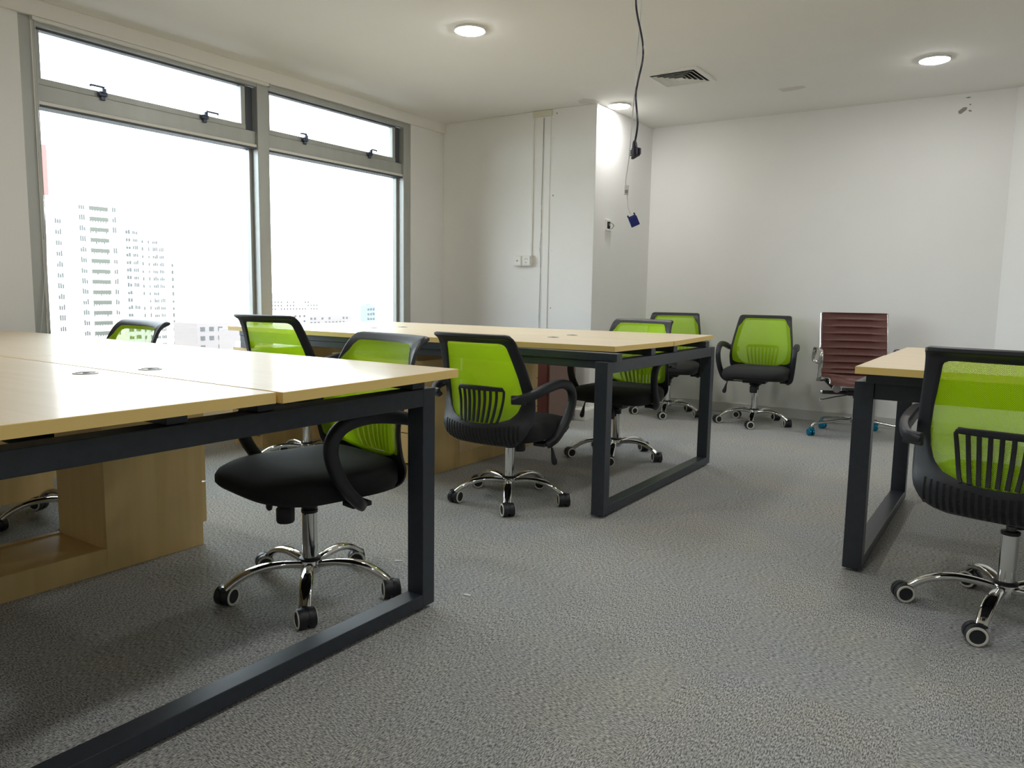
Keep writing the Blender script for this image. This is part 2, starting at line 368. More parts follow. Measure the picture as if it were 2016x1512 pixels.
f = MB(); f.box(-0.026, 0.026, -0.026, 0.026, -0.015, -0.012, m_white); f.build('vent_centre', r)

b = MB(); vs = [(-1.56, 5.60), (-1.40, 5.60), (-1.385, 5.655), (-1.44, 5.685), (-1.55, 5.70)]
b.prism([(x, y) for x, y in vs], CE-0.0015, CE, m_smudge); tag(b.build('ceiling_patch'), 'faint grey smudged patch on the ceiling between vent and back wall', 'patch')
b = MB(); b.prism([(-2.93, 5.20), (-2.86, 5.16), (-2.80, 5.22), (-2.80, 5.31), (-2.88, 5.325), (-2.95, 5.27)], CE-0.0012, CE, m_smudge)
tag(b.build('ceiling_patch'), 'faint grey smudged patch on the ceiling by the pillar corner', 'patch')
# chipped paint by the back wall top right
def chip(name, pts, y, m, lb, cat, grp=None):
    b = MB(); n = len(pts); vs = [(x, y-0.0015, z) for x, z in pts]+[(x, y, z) for x, z in pts]
    b.add(vs, [list(range(n)), list(range(n, 2*n))[::-1]]+[[i, (i+1) % n, n+(i+1) % n, n+i] for i in range(n)], m)
    return tag(b.build(name), lb, cat, grp)
chip('chipped_paint', [(-0.512, 2.302), (-0.507, 2.284), (-0.492, 2.283), (-0.462, 2.306), (-0.457, 2.322), (-0.470, 2.326), (-0.484, 2.324)], BY, m_bareplaster, 'largest grey chip in the paint at the top right of the back wall', 'paint chip')
chip('chipped_paint', [(-0.450, 2.302), (-0.446, 2.294), (-0.432, 2.290), (-0.428, 2.297), (-0.441, 2.305)], BY, m_bareplaster, 'small grey paint chip just right of the largest chip on the back wall', 'paint chip')
chip('chipped_paint', [(-0.448, 2.340), (-0.441, 2.334), (-0.434, 2.340), (-0.440, 2.346)], BY, m_bareplaster, 'tiny paint chip just above the largest chip on the back wall', 'paint chip')
chip('chipped_paint', [(-0.475, 2.389), (-0.455, 2.384), (-0.437, 2.389), (-0.455, 2.394)], BY, m_bareplaster, 'thin dark paint chip right under the ceiling on the back wall', 'paint chip')

# ------------------------------------------------------------------ pillar wall fittings
def outlet(name, x, sock, lb):
    r = empty(name, (x, PY, 1.24)); tag(r, lb, 'wall socket', 'socket plates on the pillar wall')
    b = MB(); b.box(-0.043, 0.043, -0.034, 0, -0.043, 0.043, m_white, 0.005); b.box(-0.036, 0.036, -0.037, -0.033, -0.036, 0.036, m_white, 0.003); b.build('outlet_plate', r)
    b = MB()
    if sock:
        for q, rr in ((-0.010, 0.6), (0.010, -0.6)): b.box(-0.0022, 0.0022, -0.0385, -0.036, -0.006, 0.006, m_greypl, 0, rotT((q, 0, 0.014), 0, rr))
        b.box(-0.0022, 0.0022, -0.0385, -0.036, -0.007, 0.005, m_greypl, 0, rotT((0, 0, -0.014)))
        b.box(-0.012, -0.008, -0.0385, -0.036, -0.003, 0.003, m_greypl, 0, rotT((0, 0, -0.014)))
        b.build('socket_slots', r)
    else:
        b.box(-0.008, 0.008, -0.0385, -0.036, -0.006, 0.006, m_greypl, 0.001); b.build('jack_opening', r)
    return r
outlet('wall_outlet', -3.513, False, 'white wall plate with one small jack, left of the pair on the pillar')
outlet('wall_outlet', -3.425, True, 'white power socket plate, right of the pair on the pillar')
b = MB(); b.box(-3.404, -3.390, PY-0.009, PY, 1.283, CE-0.002, m_white, 0.002)
tag(b.build('cable_conduit'), 'thin white surface conduit running from ceiling down to the wall sockets', 'conduit')
b = MB(); b.box(-3.292, -3.235, PY-0.006, PY, 0.084, CE-0.055, m_wall, 0.002)
tag(b.build('cable_conduit'), 'wide flat wall-coloured conduit down the pillar, right of the sockets', 'conduit')
b = MB(); b.tube(smooth_path([(-3.300, PY-0.007, 2.36), (-3.302, PY-0.007, 2.0), (-3.306, PY-0.007, 1.7), (-3.304, PY-0.007, 1.45), (-3.312, PY-0.007, 1.34), (-3.303, PY-0.007, 1.2), (-3.308, PY-0.007, 0.8), (-3.306, PY-0.007, 0.09)]), 0.003, 0.003, m_gcable, 6)
tag(b.build('wall_cable'), 'thin grey cable running loosely down the pillar from ceiling to floor', 'cable')
b = MB(); b.box(-3.405, -3.225, PY-0.010, PY-0.0005, 2.372, CE-0.002, m_tape, 0.002)
tag(b.build('tape_strip'), 'short yellowed tape strip across conduits at the top of the pillar', 'tape')
for x, z, rr, lb in ((-3.185, 2.385, 0.006, 'dark screw hole in the pillar just right of the yellowed tape'), (-3.205, 1.753, 0.006, 'dark screw hole halfway up the pillar right of the grey cable'), (-3.205, 1.32, 0.004, 'pale filled screw hole on the pillar at socket height'), (-3.205, 2.2, 0.003, 'faint small filled hole high on the pillar'), (-3.205, 0.86, 0.005, 'lowest screw hole on the pillar just above the desk top')):
    b = MB(); b.lathe([(rr, 0), (rr*0.8, 0.002), (rr*0.1, 0.0022)], m_bareplaster if rr > 0.0045 else m_smudge, 12, rotT((x, PY, z), PI/2))
    tag(b.build('screw_hole'), lb, 'screw hole')
r = empty('wall_box', (PX, 5.565, 1.525)); tag(r, 'open white wall box with loose wires on the pillar side wall', 'wall box')
b = MB(); T = Matrix.Identity(4)
b.box(0, 0.012, -0.045, -0.030, -0.043, 0.043, m_white, 0.002); b.box(0, 0.012, 0.030, 0.045, -0.043, 0.043, m_white, 0.002)
b.box(0, 0.012, -0.030, 0.030, 0.028, 0.043, m_white, 0.002); b.box(0, 0.012, -0.030, 0.030, -0.043, -0.028, m_white, 0.002)
b.build('box_rim', r)
b = MB(); b.box(0.001, 0.006, -0.030, 0.030, -0.028, 0.028, m_dark); b.build('box_opening', r)
b = MB(); b.tube(smooth_path([(0.006, 0.0, 0.01), (0.035, 0.005, 0.015), (0.04, 0.02, -0.005), (0.03, 0.01, -0.03)]), 0.003, 0.003, m_greypl, 6); b.tube(smooth_path([(0.006, 0.01, 0.0), (0.04, 0.022, 0.012), (0.042, 0.03, -0.01)]), 0.003, 0.003, m_white, 6); b.build('loose_wire', r)

# ------------------------------------------------------------------ hanging cables
r = empty('power_cord', (-1.152, 2.456, 1.50)); tag(r, 'black power cord with a plug end hanging from the ceiling', 'cable')
o = -Vector(r.location); T = Matrix.Translation(o)
pts = [(-1.20, 2.52, CE), (-1.205, 2.52, 2.25), (-1.196, 2.505, 2.10), (-1.190, 2.499, 1.978), (-1.183, 2.497, 1.93), (-1.166, 2.495, 1.868), (-1.155, 2.492, 1.82), (-1.153, 2.488, 1.77), (-1.163, 2.48, 1.705), (-1.165, 2.47, 1.655), (-1.157, 2.466, 1.60), (-1.150, 2.46, 1.56), (-1.151, 2.458, 1.53), (-1.155, 2.456, 1.50)]
b = MB(); b.tube(smooth_path(pts), 0.0036, 0.0036, m_cable, 8, T=T); b.build('cord', r)
b = MB()
b.tube([(0, 0, 0.002), (0, 0, -0.006), (0.001, 0, -0.022), (0.003, 0, -0.024), (0.004, 0, -0.05), (0.005, 0, -0.052)], [0.004, 0.007, 0.009, 0.013, 0.013, 0.016], [0.004, 0.006, 0.008, 0.009, 0.010, 0.011], m_cable, 12, updir=(0, 1, 0), T=Matrix.Translation((-0.004, 0, 0)), sq=4)
for k in range(3): b.box(-0.018, -0.010, -0.006, 0.006, -0.034-k*0.007, -0.030-k*0.007, m_cable, 0.001)
b.box(0.010, 0.019, -0.005, 0.005, -0.045, -0.024, m_cable, 0.002); b.build('plug', r)
r = empty('monitor_cable', (-1.155, 2.43, 1.335)); tag(r, 'thin white cable with a blue monitor plug hanging from the ceiling', 'cable')
o = -Vector(r.location); T = Matrix.Translation(o)
pts = [(-1.20, 2.56, CE), (-1.195, 2.55, 2.2), (-1.189, 2.54, 1.978), (-1.190, 2.53, 1.86), (-1.192, 2.52, 1.78), (-1.186, 2.506, 1.68), (-1.186, 2.492, 1.58), (-1.182, 2.478, 1.52), (-1.177, 2.458, 1.44), (-1.176, 2.438, 1.37), (-1.172, 2.433, 1.352)]
b = MB(); b.tube(smooth_path(pts), 0.0020, 0.0020, m_wcable, 6, T=T)
b.tube(smooth_path([(-1.166, 2.431, 1.318), (-1.164, 2.430, 1.30), (-1.160, 2.430, 1.275), (-1.150, 2.430, 1.255)]), 0.0016, 0.0016, m_wcable, 6, T=T); b.build('cord', r)
b = MB(); TT = rotT((-0.014, 0.001, 0.0), 0, 0.05, math.radians(30))
b.box(-0.008, 0.008, -0.006, 0.006, -0.016, 0.016, m_white, 0.002, TT); b.box(-0.0055, 0.0055, -0.0065, -0.005, -0.012, 0.0, m_greypl, 0.001, TT); b.build('inline_coupler', r)
b = MB(); TT = rotT((0.016, 0.001, -0.103), 0, -0.42, math.radians(30))
b.box(-0.015, 0.015, -0.007, 0.007, -0.021, 0.012, m_blueplug, 0.002, TT); b.box(-0.012, 0.012, -0.005, 0.005, 0.012, 0.016, m_blueplug, 0.001, TT)
b.box(-0.015, -0.010, -0.004, 0.004, 0.012, 0.022, m_cable, 0.001, TT); b.box(0.008, 0.013, -0.004, 0.004, 0.012, 0.023, m_cable, 0.001, TT); b.build('blue_plug', r)

# ------------------------------------------------------------------ desks
DT = 0.75; TH = 0.025
def grommet(x, y, parent):
    g = MB(); T = Matrix.Translation((x, y, DT))
    g.lathe([(0.030, -0.001), (0.031, 0.0015), (0.024, 0.0022), (0.023, 0.0005)], m_greypl, 28, T, cap=False)
    g.lathe([(0.0235, 0.0006), (0.001, 0.0008)], m_greypl, 28, T, cap=False)
    g.box(-0.004, 0.020, -0.005, 0.005, 0.0008, 0.0020, m_dark, 0, T)
    g.build('cable_grommet', parent)
def loop_frame(parent, x0, x1, y0, y1):
    f = MB(); h = 0.060; w = 0.055
    f.box(x0, x1, y0, y0+w, 0.012, 0.69, m_steel, 0.002); f.box(x0, x1, y1-w, y1, 0.012, 0.69, m_steel, 0.002)
    f.box(x0+0.0004, x1-0.0004, y0+w-0.001, y1-w+0.001, 0.012, 0.052, m_steel, 0.002)
    f.box(x0+0.0004, x1-0.0004, y0+w-0.001, y1-w+0.001, 0.638, 0.69, m_steel, 0.002)
    o = f.build('leg_frame', parent)
    for y in (y0+0.06, y1-0.06):
        g = MB(); g.lathe([(0.018, 0), (0.020, 0.004), (0.014, 0.013)], m_black, 16, Matrix.Translation(((x0+x1)/2, y, 0))); g.build('foot_pad', o)
def desk(tops, grom, frames, rails, lb, posts=()):
    x = sum(p[0] for p in tops[0])/4; y = sum(p[1] for p in tops[0])/4
    r = empty('office_desk', (0, 0, 0)); tag(r, lb, 'desk', 'maple office desks on black steel frames')
    cx = sum(p[0] for t in tops for p in t)/(4*len(tops)); cy = sum(p[1] for t in tops for p in t)/(4*len(tops))
    for t in tops:
        b = MB(); b.prism(t, DT-TH, DT, m_top, m_edge, 0.0012); o = b.build('desk_top', r)
        for gx, gy in grom:
            xs = [p[0] for p in t]; ys = [p[1] for p in t]
            if min(xs) < gx < max(xs) and min(ys) < gy < max(ys): grommet(gx, gy, o)
    for f in frames: loop_frame(r, *f)
    for (x0, x1, y0, y1, z0, z1) in rails:
        b = MB(); b.box(x0, x1, y0, y1, z0, z1, m_steel, 0.002); b.build('support_rail', r)
    for (x0, x1, ys, y0, y1) in posts:        # inverted-U bracket standing on the end cabinet
        b = MB(); b.box(x0, x1, y0, y1, 0.655, 0.69, m_steel, 0.002)
        for (ya, yb, zb) in ys: b.box(x0, x1, ya, yb, zb, 0.656, m_steel, 0.002)
        b.build('end_bracket', r)
    r.location = (0, 0, 0)
    # move the empty to the desk's base centre, children keep place
    for ch in r.children: ch.location = ch.location - Vector((cx, cy, 0))
    r.location = (cx, cy, 0)
    return r
g = 0.004
# nearest desk
desk([[(-2.652, 1.112), (-1.362, 1.116), (-1.397, 1.797), (-2.652, 1.775)],
      [(-4.20, 1.112), (-2.656, 1.112), (-2.656, 1.775), (-4.20, 1.772)],
      [(-2.652, 0.41), (-1.380, 0.41), (-1.376, 1.108), (-2.652, 1.108)],
      [(-4.20, 0.41), (-2.656, 0.41), (-2.656, 1.108), (-4.20, 1.108)]],
     [(-2.042, 1.031), (-2.019, 1.197), (-3.28, 1.03), (-3.28, 1.19)],
     [(-1.53, -1.468, 0.43, 1.775)],
     [(-4.15, -1.475, 1.68, 1.735, 0.6905, 0.7248), (-4.15, -1.475, 1.135, 1.185, 0.6905, 0.7248), (-4.15, -1.475, 0.905, 0.955, 0.6905, 0.7248), (-4.15, -1.475, 0.46, 0.515, 0.6905, 0.7248)],
     'nearest light maple desk, four tops pushed together, with window glare on it',
     [(-4.05, -4.0, [(1.60, 1.66, 0.6205), (0.70, 0.76, 0.086)], 0.70, 1.66)])
# middle desk
desk([[(-2.750, 2.925), (-1.499, 3.055), (-1.462, 3.640), (-2.750, 3.560)],
      [(-4.004, 2.878), (-2.754, 2.923), (-2.754, 3.560), (-4.004, 3.560)],
      [(-2.750, 3.566), (-1.458, 3.646), (-1.520, 4.395), (-2.750, 4.230)],
      [(-4.004, 3.566), (-2.754, 3.566), (-2.754, 4.235), (-4.004, 4.20)]],
     [(-3.296, 3.40), (-3.279, 3.64), (-2.048, 3.44), (-2.081, 3.70)],
     [(-1.525, -1.465, 2.92, 4.275)],
     [(-4.0, -1.44, 2.955, 3.01, 0.6905, 0.7248), (-4.0, -1.475, 3.40, 3.45, 0.6905, 0.7248), (-4.0, -1.475, 3.68, 3.73, 0.6905, 0.7248), (-4.0, -1.475, 4.15, 4.205, 0.6905, 0.7248), (-3.94, -1.525, 2.965, 3.0, 0.655, 0.6905)],
     'light maple desk in the middle of the room, before the pillar',
     [(-4.0, -3.94, [(2.96, 3.02, 0.6155), (4.10, 4.16, 0.6155)], 2.96, 4.16)])
# right desk
desk([[(-0.468, 2.798), (0.78, 2.798), (0.78, 3.43), (-0.468, 3.43)],
      [(0.784, 2.798), (2.03, 2.798), (2.03, 3.43), (0.784, 3.43)],
      [(-0.465, 3.434), (0.78, 3.434), (0.78, 4.10), (-0.462, 4.10)],
      [(0.784, 3.434), (2.03, 3.434), (2.03, 4.10), (0.784, 4.10)]],
     [(0.12, 3.35), (0.12, 3.52), (1.4, 3.35), (1.4, 3.52)],
     [(-0.482, -0.418, 2.892, 4.12), (1.95, 2.01, 2.892, 4.12)],
     [(-0.44, 1.98, 2.85, 2.905, 0.6905, 0.7248), (-0.44, 1.98, 3.30, 3.35, 0.6905, 0.7248), (-0.44, 1.98, 3.55, 3.60, 0.6905, 0.7248), (-0.44, 1.98, 3.98, 4.035, 0.6905, 0.7248), (-0.418, 1.95, 2.90, 2.94, 0.63, 0.6905)],
     'light maple desk at the right edge, partly behind the nearest green chair')

# ------------------------------------------------------------------ side cabinets under the desks
def cabinet(x1, w, y_low0, y_mid, y_back, sgn, ht, lb, extra=None):
    """tall drawer block between y_mid and y_back, low plinth from y_low0 to y_mid; drawers face sgn*Y"""
    cx, cy = x1-w/2, (y_low0+y_back)/2
    r = empty('drawer_cabinet', (cx, cy, 0)); tag(r, lb, 'cabinet', 'maple drawer cabinets under the desks')
    T = Matrix.Translation((-cx, -cy, 0)); t = 0.018
    x0 = x1-w
    ylo, yhi = sorted((y_low0, y_back)); ta, tb = sorted((y_mid, y_back)); la, lb_ = sorted((y_low0, y_mid))
    b = MB()
    b.box(x1-t, x1, ta, tb, 0, ht-t, m_cab, 0.0012, T); b.box(x0, x0+t, ta, tb, 0, ht-t, m_cab, 0.0012, T)
    bk = y_mid if sgn > 0 else y_mid-t
    b.box(x0+t, x1-t, bk, bk+t, 0, ht-t, m_cab, 0.001, T)
    b.box(x0, x1, ta, tb, ht-t, ht, m_cabh, 0.0012, T)
    b.box(x0+t, x1-t, ta+t, tb-t, 0, 0.07, m_cab, 0.001, T)
    b.build('cabinet_body', r)
    b = MB()
    b.box(x1-t, x1, la, lb_, 0, 0.085, m_cab, 0.0012, T); b.box(x0, x0+t, la, lb_, 0, 0.085, m_cab, 0.0012, T)
    b.box(x0+t, x1-t, la, lb_, 0.062, 0.080, m_cabh, 0.001, T)
    b.box(x0+t, x1-t, la if sgn > 0 else lb_-t, la+t if sgn > 0 else lb_, 0, 0.062, m_cab, 0.001, T)
    b.build('plinth_shelf', r)
    zs = [0.085, 0.245, 0.43, ht-0.022]
    for i in range(3):
        yf = y_back if sgn > 0 else y_back-0.018
        d = MB(); d.box(x0+0.002, x1-0.002, yf, yf+0.018, zs[i]+0.003, zs[i+1]-0.002, m_cab, 0.0015, T); dr = d.build('drawer', r)
        if True:
            h = MB(); yy = y_back+sgn*0.019
            h.box(cx-0.05, cx+0.05, min(yy, yy+sgn*0.012), max(yy, yy+sgn*0.012), zs[i+1]-0.045, zs[i+1]-0.033, m_greypl, 0.003, T); h.build('drawer_handle', dr)
    if extra:
        for bx in extra:
            b = MB(); b.box(*bx, m_cabh if bx[5]-bx[4] < 0.03 else m_cab, 0.001, T); b.build('side_board', r)
    return r
cabinet(-2.55, 0.325, 0.62, 1.33, 1.700, 1, 0.62, 'light wood drawer cabinet with low plinth under the nearest desk, nearest the aisle')
cabinet(-3.71, 0.36, 0.62, 1.33, 1.700, 1, 0.62, 'light wood drawer cabinet under the nearest desk, at its window end')
cabinet(-2.575, 0.40, 3.86, 3.33, 2.95, -1, 0.62, 'light wood drawer cabinet under the middle of the central desk', [(-3.30, -2.976, 3.06, 3.32, 0.602, 0.62)])
cabinet(-3.825, 0.26, 4.24, 4.20, 2.97, -1, 0.615, 'narrow light wood drawer cabinet at the window end of the central desk')
# tall rear half of the centre cabinet of the middle desk
cabinet(-2.60, 0.40, 3.88, 3.90, 4.17, 1, 0.62, 'light wood drawer cabinet on the far side of the central desk')
# red-brown cabinet standing by the pillar
r = empty('wooden_cabinet', (-3.10, 5.0, 0)); tag(r, 'dark red-brown wooden cabinet between the central desk and the pillar', 'cabinet')
b = MB(); b.box(-0.35, 0.235, -0.24, 0.155, 0.03, 0.70, m_redwood, 0.003); b.box(-0.33, 0.215, -0.22, 0.14, 0, 0.03, m_redwood, 0.001); b.build('cabinet_body', r)
b = MB(); b.box(0.236, 0.244, -0.235, 0.150, 0.035, 0.695, mat('red_brown_wood_lit', (0.20, 0.13, 0.11), 0.5), 0.002); b.build('lit_side_panel', r)  # same cabinet's lit side, its light put into a paler colour
b = MB(); b.box(-0.345, -0.06, -0.256, -0.24, 0.04, 0.69, m_redwood, 0.002); dd = b.build('door', r)
b = MB(); b.box(-0.055, 0.23, -0.256, -0.24, 0.04, 0.69, m_redwood, 0.002); dd2 = b.build('door', r)
for q, p in ((-0.08, dd), (-0.035, dd2)):
    b = MB(); b.box(q-0.005, q+0.005, -0.268, -0.256, 0.40, 0.50, m_screw, 0.002); b.build('door_handle', p)

# ------------------------------------------------------------------ green mesh task chair
PR = [(-.362, .824), (-.335, .817), (-.310, .790), (-.285, .720), (-.262, .620), (-.250, .540), (-.258, .470), (-.270, .420), (-.264, .378), (-.238, .346), (-.19, .330), (-.11, .324)]
SS = [0]
for i in range(1, len(PR)): SS.append(SS[-1]+math.dist(PR[i-1], PR[i]))
SP = smooth_path([(0, y, z) for y, z in PR], 6); SL = [0]
for i in range(1, len(SP)): SL.append(SL[-1]+(SP[i]-SP[i-1]).length)
def prof(s):
    s = max(0.0, min(SL[-1]-1e-6, s))
    for i in range(1, len(SL)):
        if SL[i] >= s:
            t = (s-SL[i-1])/(SL[i]-SL[i-1]); p = SP[i-1].lerp(SP[i], t); d = (SP[i]-SP[i-1]).normalized()
            return p.y, p.z, Vector((0, -d.z, d.y)) if False else Vector((0, d.z, -d.y))
    return SP[-1].y, SP[-1].z, Vector((0, 0, 1))
def s_of_z(z):
    for i in range(1, len(SP)):
        if SP[i].z <= z: return SL[i]
    return SL[-1]
def surf(x, s, off=0.0):
    y, z, n = prof(s)
    # n points rearwards/outwards
    c = 0.55 + 0.7*min(1, s/0.3)
    if s > 0.42: c *= max(0.3, 1-(s-0.42)*3)
    y2 = y + c*x*x
    return (x, y2 + n.y*off, z + n.z*off)
def ray_poly(poly, c, th):
    d = (math.cos(th), math.sin(th)); best = None
    for i in range(len(poly)):
        a, b_ = poly[i], poly[(i+1) % len(poly)]
        ex, ey = b_[0]-a[0], b_[1]-a[1]; den = d[0]*ey-d[1]*ex
        if abs(den) < 1e-12: continue
        t = ((a[0]-c[0])*ey-(a[1]-c[1])*ex)/den; u = ((a[0]-c[0])*d[1]-(a[1]-c[1])*d[0])/den
        if t > 0 and -1e-6 <= u <= 1+1e-6 and (best is None or t < best): best = t
    return (c[0]+d[0]*best, c[1]+d[1]*best)
def roundpoly(half, k=5):
    """half: right side points (x>=0) top to bottom, mirrored"""
    R = [(x, s) for x, s in half]; Lf = [(-x, s) for x, s in reversed(half)]
    return R+Lf
s_mb = s_of_z(0.437)
outer = roundpoly([(0.0, 0.0), (0.185, 0.0), (0.196, 0.008), (0.200, 0.03), (0.210, 0.10), (0.226, 0.20), (0.238, 0.29), (0.243, 0.36), (0.240, 0.42), (0.230, 0.46), (0.205, 0.50), (0.17, 0.535), (0.13, 0.585), (0.11, 0.64)])
inner = roundpoly([(0.0, 0.062), (0.135, 0.062), (0.150, 0.067), (0.158, 0.080), (0.170, 0.14), (0.186, 0.22), (0.195, 0.29), (0.192, 0.335), (0.178, 0.375), (0.150, 0.405), (0.10, 0.422), (0.05, 0.430), (0.0, 0.432)])
CS = (0.0, 0.25)
def frame_mesh():
    b = MB(); NA, NR = 112, 8
    th = [2*PI*(k+0.5)/NA for k in range(NA)]
    O = [ray_poly(outer, CS, t) for t in th]; I = [ray_poly(inner, CS, t) for t in th]
    vs = []; rings = []
    # cross-section ring: rear surface from inner to outer, then front surface back
    for off, seq in ((0.007, [j/NR for j in range(NR+1)]), (-0.007, [1-j/NR for j in range(NR+1)])):
        for t in seq:
            e = 0.45 if t in (0.0, 1.0) else 1.0
            rings.append([surf(I[k][0]+(O[k][0]-I[k][0])*t, I[k][1]+(O[k][1]-I[k][1])*t, off*e*(1.4 if I[k][1] < 0.08 else 1)) for k in range(NA)])
    NRG = len(rings)
    for rr in rings: vs += rr
    fs = [[a*NA+k, a*NA+(k+1) % NA, ((a+1) % NRG)*NA+(k+1) % NA, ((a+1) % NRG)*NA+k] for a in range(NRG) for k in range(NA)]
    b.add(vs, fs, m_black, True)
    # dark strips on the lower shell standing in for shaded slots
    for i in range(21):
        x = -0.19+i*0.019; drop = 0.0 if abs(x) < 0.15 else (abs(x)-0.15)*0.5
        pts = [surf(x, s, 0.0078) for s in [0.455-abs(x)*0.12 + q*(0.085-drop)/5 for q in range(6)]]
        wv = 0.0050; vv = []
        for p in pts: vv += [(p[0]-wv, p[1], p[2]), (p[0]+wv, p[1], p[2])]
        b.add(vv, [[2*q, 2*q+1, 2*q+3, 2*q+2] for q in range(5)], m_dark)
    return b
def grille_mesh():
    b = MB(); s0, s1 = s_of_z(0.603), 0.428
    def pth(f, n=10): return [surf(*f(k/n), 0.004) for k in range(n+1)]
    wt, wb = 0.120, 0.094
    # arch
    arch = []
    for k in range(9): arch.append((-wb-(wt-wb)*(k/8)**0.7, s1-(s1-s0-0.014)*k/8))
    arch += [(-wt+0.005, s0+0.004), (-wt+0.018, s0)] + [(x, s0-0.003*math.cos(x*14)) for x in (-0.05, 0, 0.05)] + [(wt-0.018, s0), (wt-0.005, s0+0.004)]
    for k in range(8, -1, -1): arch.append((wb+(wt-wb)*(k/8)**0.7, s1-(s1-s0-0.014)*k/8))
    b.tube([surf(x, s, 0.004) for x, s in arch], 0.0065, 0.005, m_black, 8, updir=(0, 1, 0))
    for i in range(1, 8):
        u = -1+i*0.25
        b.tube(pth(lambda t: (u*(wt-0.004-(wt-wb-0.003)*(t**1.6)), s0+(s1-s0)*t)), 0.0066, 0.0045, m_black, 8, updir=(0, 1, 0), sq=3)
    # top band
    b.tube([surf(-wt+0.006+k*(2*wt-0.012)/10, s0+0.003, 0.004) for k in range(11)], 0.005, 0.010, m_black, 8, updir=(0, 0, 1))
    return b
def mesh_panel():
    b = MB(); NA, NR = 72, 9
    pts = []
    for k in range(NA):
        th = 2*PI*(k+0.5)/NA; a_, c_ = ray_poly(inner, CS, th), ray_poly(outer, CS, th)
        sn = math.sin(th); w_ = 0.62 if sn < 0.55 else max(0.06, 0.62-(sn-0.55)*3)
        if sn < -0.55: w_ = max(0.15, 0.62-(-sn-0.55)*3)
        pts.append((a_[0]+(c_[0]-a_[0])*w_, a_[1]+(c_[1]-a_[1])*w_))
    vs = [surf(0, CS[1], -0.0105)]
    for j in range(1, NR+1):
        t = j/NR
        vs += [surf(CS[0]+(p[0]-CS[0])*t, CS[1]+(p[1]-CS[1])*t, -0.0105) for p in pts]
    fs = [[0, 1+k, 1+(k+1) % NA] for k in range(NA)]
    fs += [[1+j*NA+k, 1+(j+1)*NA+k, 1+(j+1)*NA+(k+1) % NA, 1+j*NA+(k+1) % NA] for j in range(NR-1) for k in range(NA)]
    b.add(vs, fs, m_green, True); return b
def seat_mesh(m, A=0.242, B=0.245, CY=0.010):
    b = MB(); n = 56
    P = [(0.02, .345), (.60, .343), (.86, .346), (.96, .354), (1.0, .372), (1.0, .402), (.97, .420), (.89, .432), (.72, .439), (.4, .442), (0.02, .438)]
    vs = []
    for k_, z in P:
        for i in range(n):
            th = 2*PI*i/n; c, s = math.cos(th), math.sin(th); e = 2/4.2
            x = A*k_*math.copysign(abs(c)**e, c); y = B*k_*math.copysign(abs(s)**e, s)
            if y > 0: x *= 1-0.10*(y/B)**2
            dz = 0
            if y > 0.05:
                q = ((y-0.05)/(B-0.05))**2
                wz = min(1, max(0, (z-0.345)/0.09)); dz = q*(0.020*(1-wz)-0.022*wz)
            if y < -0.1 and z > 0.40: dz += 0.012*((-y-0.1)/0.14)
            vs.append((x, y+CY, z+dz))
    N = len(P)
    fs = [[a*n+k, a*n+(k+1) % n, (a+1)*n+(k+1) % n, (a+1)*n+k] for a in range(N-1) for k in range(n)] + [list(range(n))[::-1], [(N-1)*n+k for k in range(n)]]
    b.add(vs, fs, m, True); return b
def arm_mesh(sx):
    b = MB()
    pts = smooth_path([(sx*.198, -.285, .552), (sx*.236, -.276, .560), (sx*.262, -.225, .576), (sx*.270, -.17, .590), (sx*.276, -.09, .603), (sx*.279, -.02, .606), (sx*.280, .045, .592), (sx*.280, .082, .560), (sx*.278, .090, .515), (sx*.272, .070, .455), (sx*.262, .030, .395), (sx*.250, -.015, .350), (sx*.225, -.045, .328)], 4)
    n = len(pts)
    rx, ry = [], []
    for i in range(n):
        t = i/(n-1)
        rx.append(0.021 if t < 0.45 else 0.021-0.003*(t-0.45)/0.55)
        ry.append(0.009+0.009*min(1, t/0.25) if t < 0.5 else 0.018+0.002*(t-0.5))
    b.tube(pts, rx, ry, m_black, 12, updir=(0, -0.25, 1) if False else (sx*1.0, 0, 0.0), sq=3.2)
    b.box(-0.033, 0.033, -0.006, 0.008, -0.020, 0.020, m_black, 0.005, rotT((sx*.222, -.282, .556), 0.12, 0, sx*0.42))
    b.box(-0.03, 0.03, -0.035, 0.035, -0.008, 0.008, m_black, 0.004, rotT((sx*.205, -.045, .330), 0, 0, 0))
    return b
def leg_mesh(ang):
    b = MB(); prof_ = [(.024, .092), (.05, .098), (.09, .104), (.135, .105), (.175, .099), (.21, .087), (.24, .069), (.262, .052)]
    P = smooth_path([(r_*math.cos(ang), r_*math.sin(ang), z) for r_, z in prof_], 3); n = len(P)
    rx = [0.012+0.0085*math.sin(min(1, i/(n-1)*1.15)*PI*0.72)**1.2 for i in range(n)]
    b.tube(P, rx, [0.0115]*n, m_chrome, 14, sq=2.4); return b
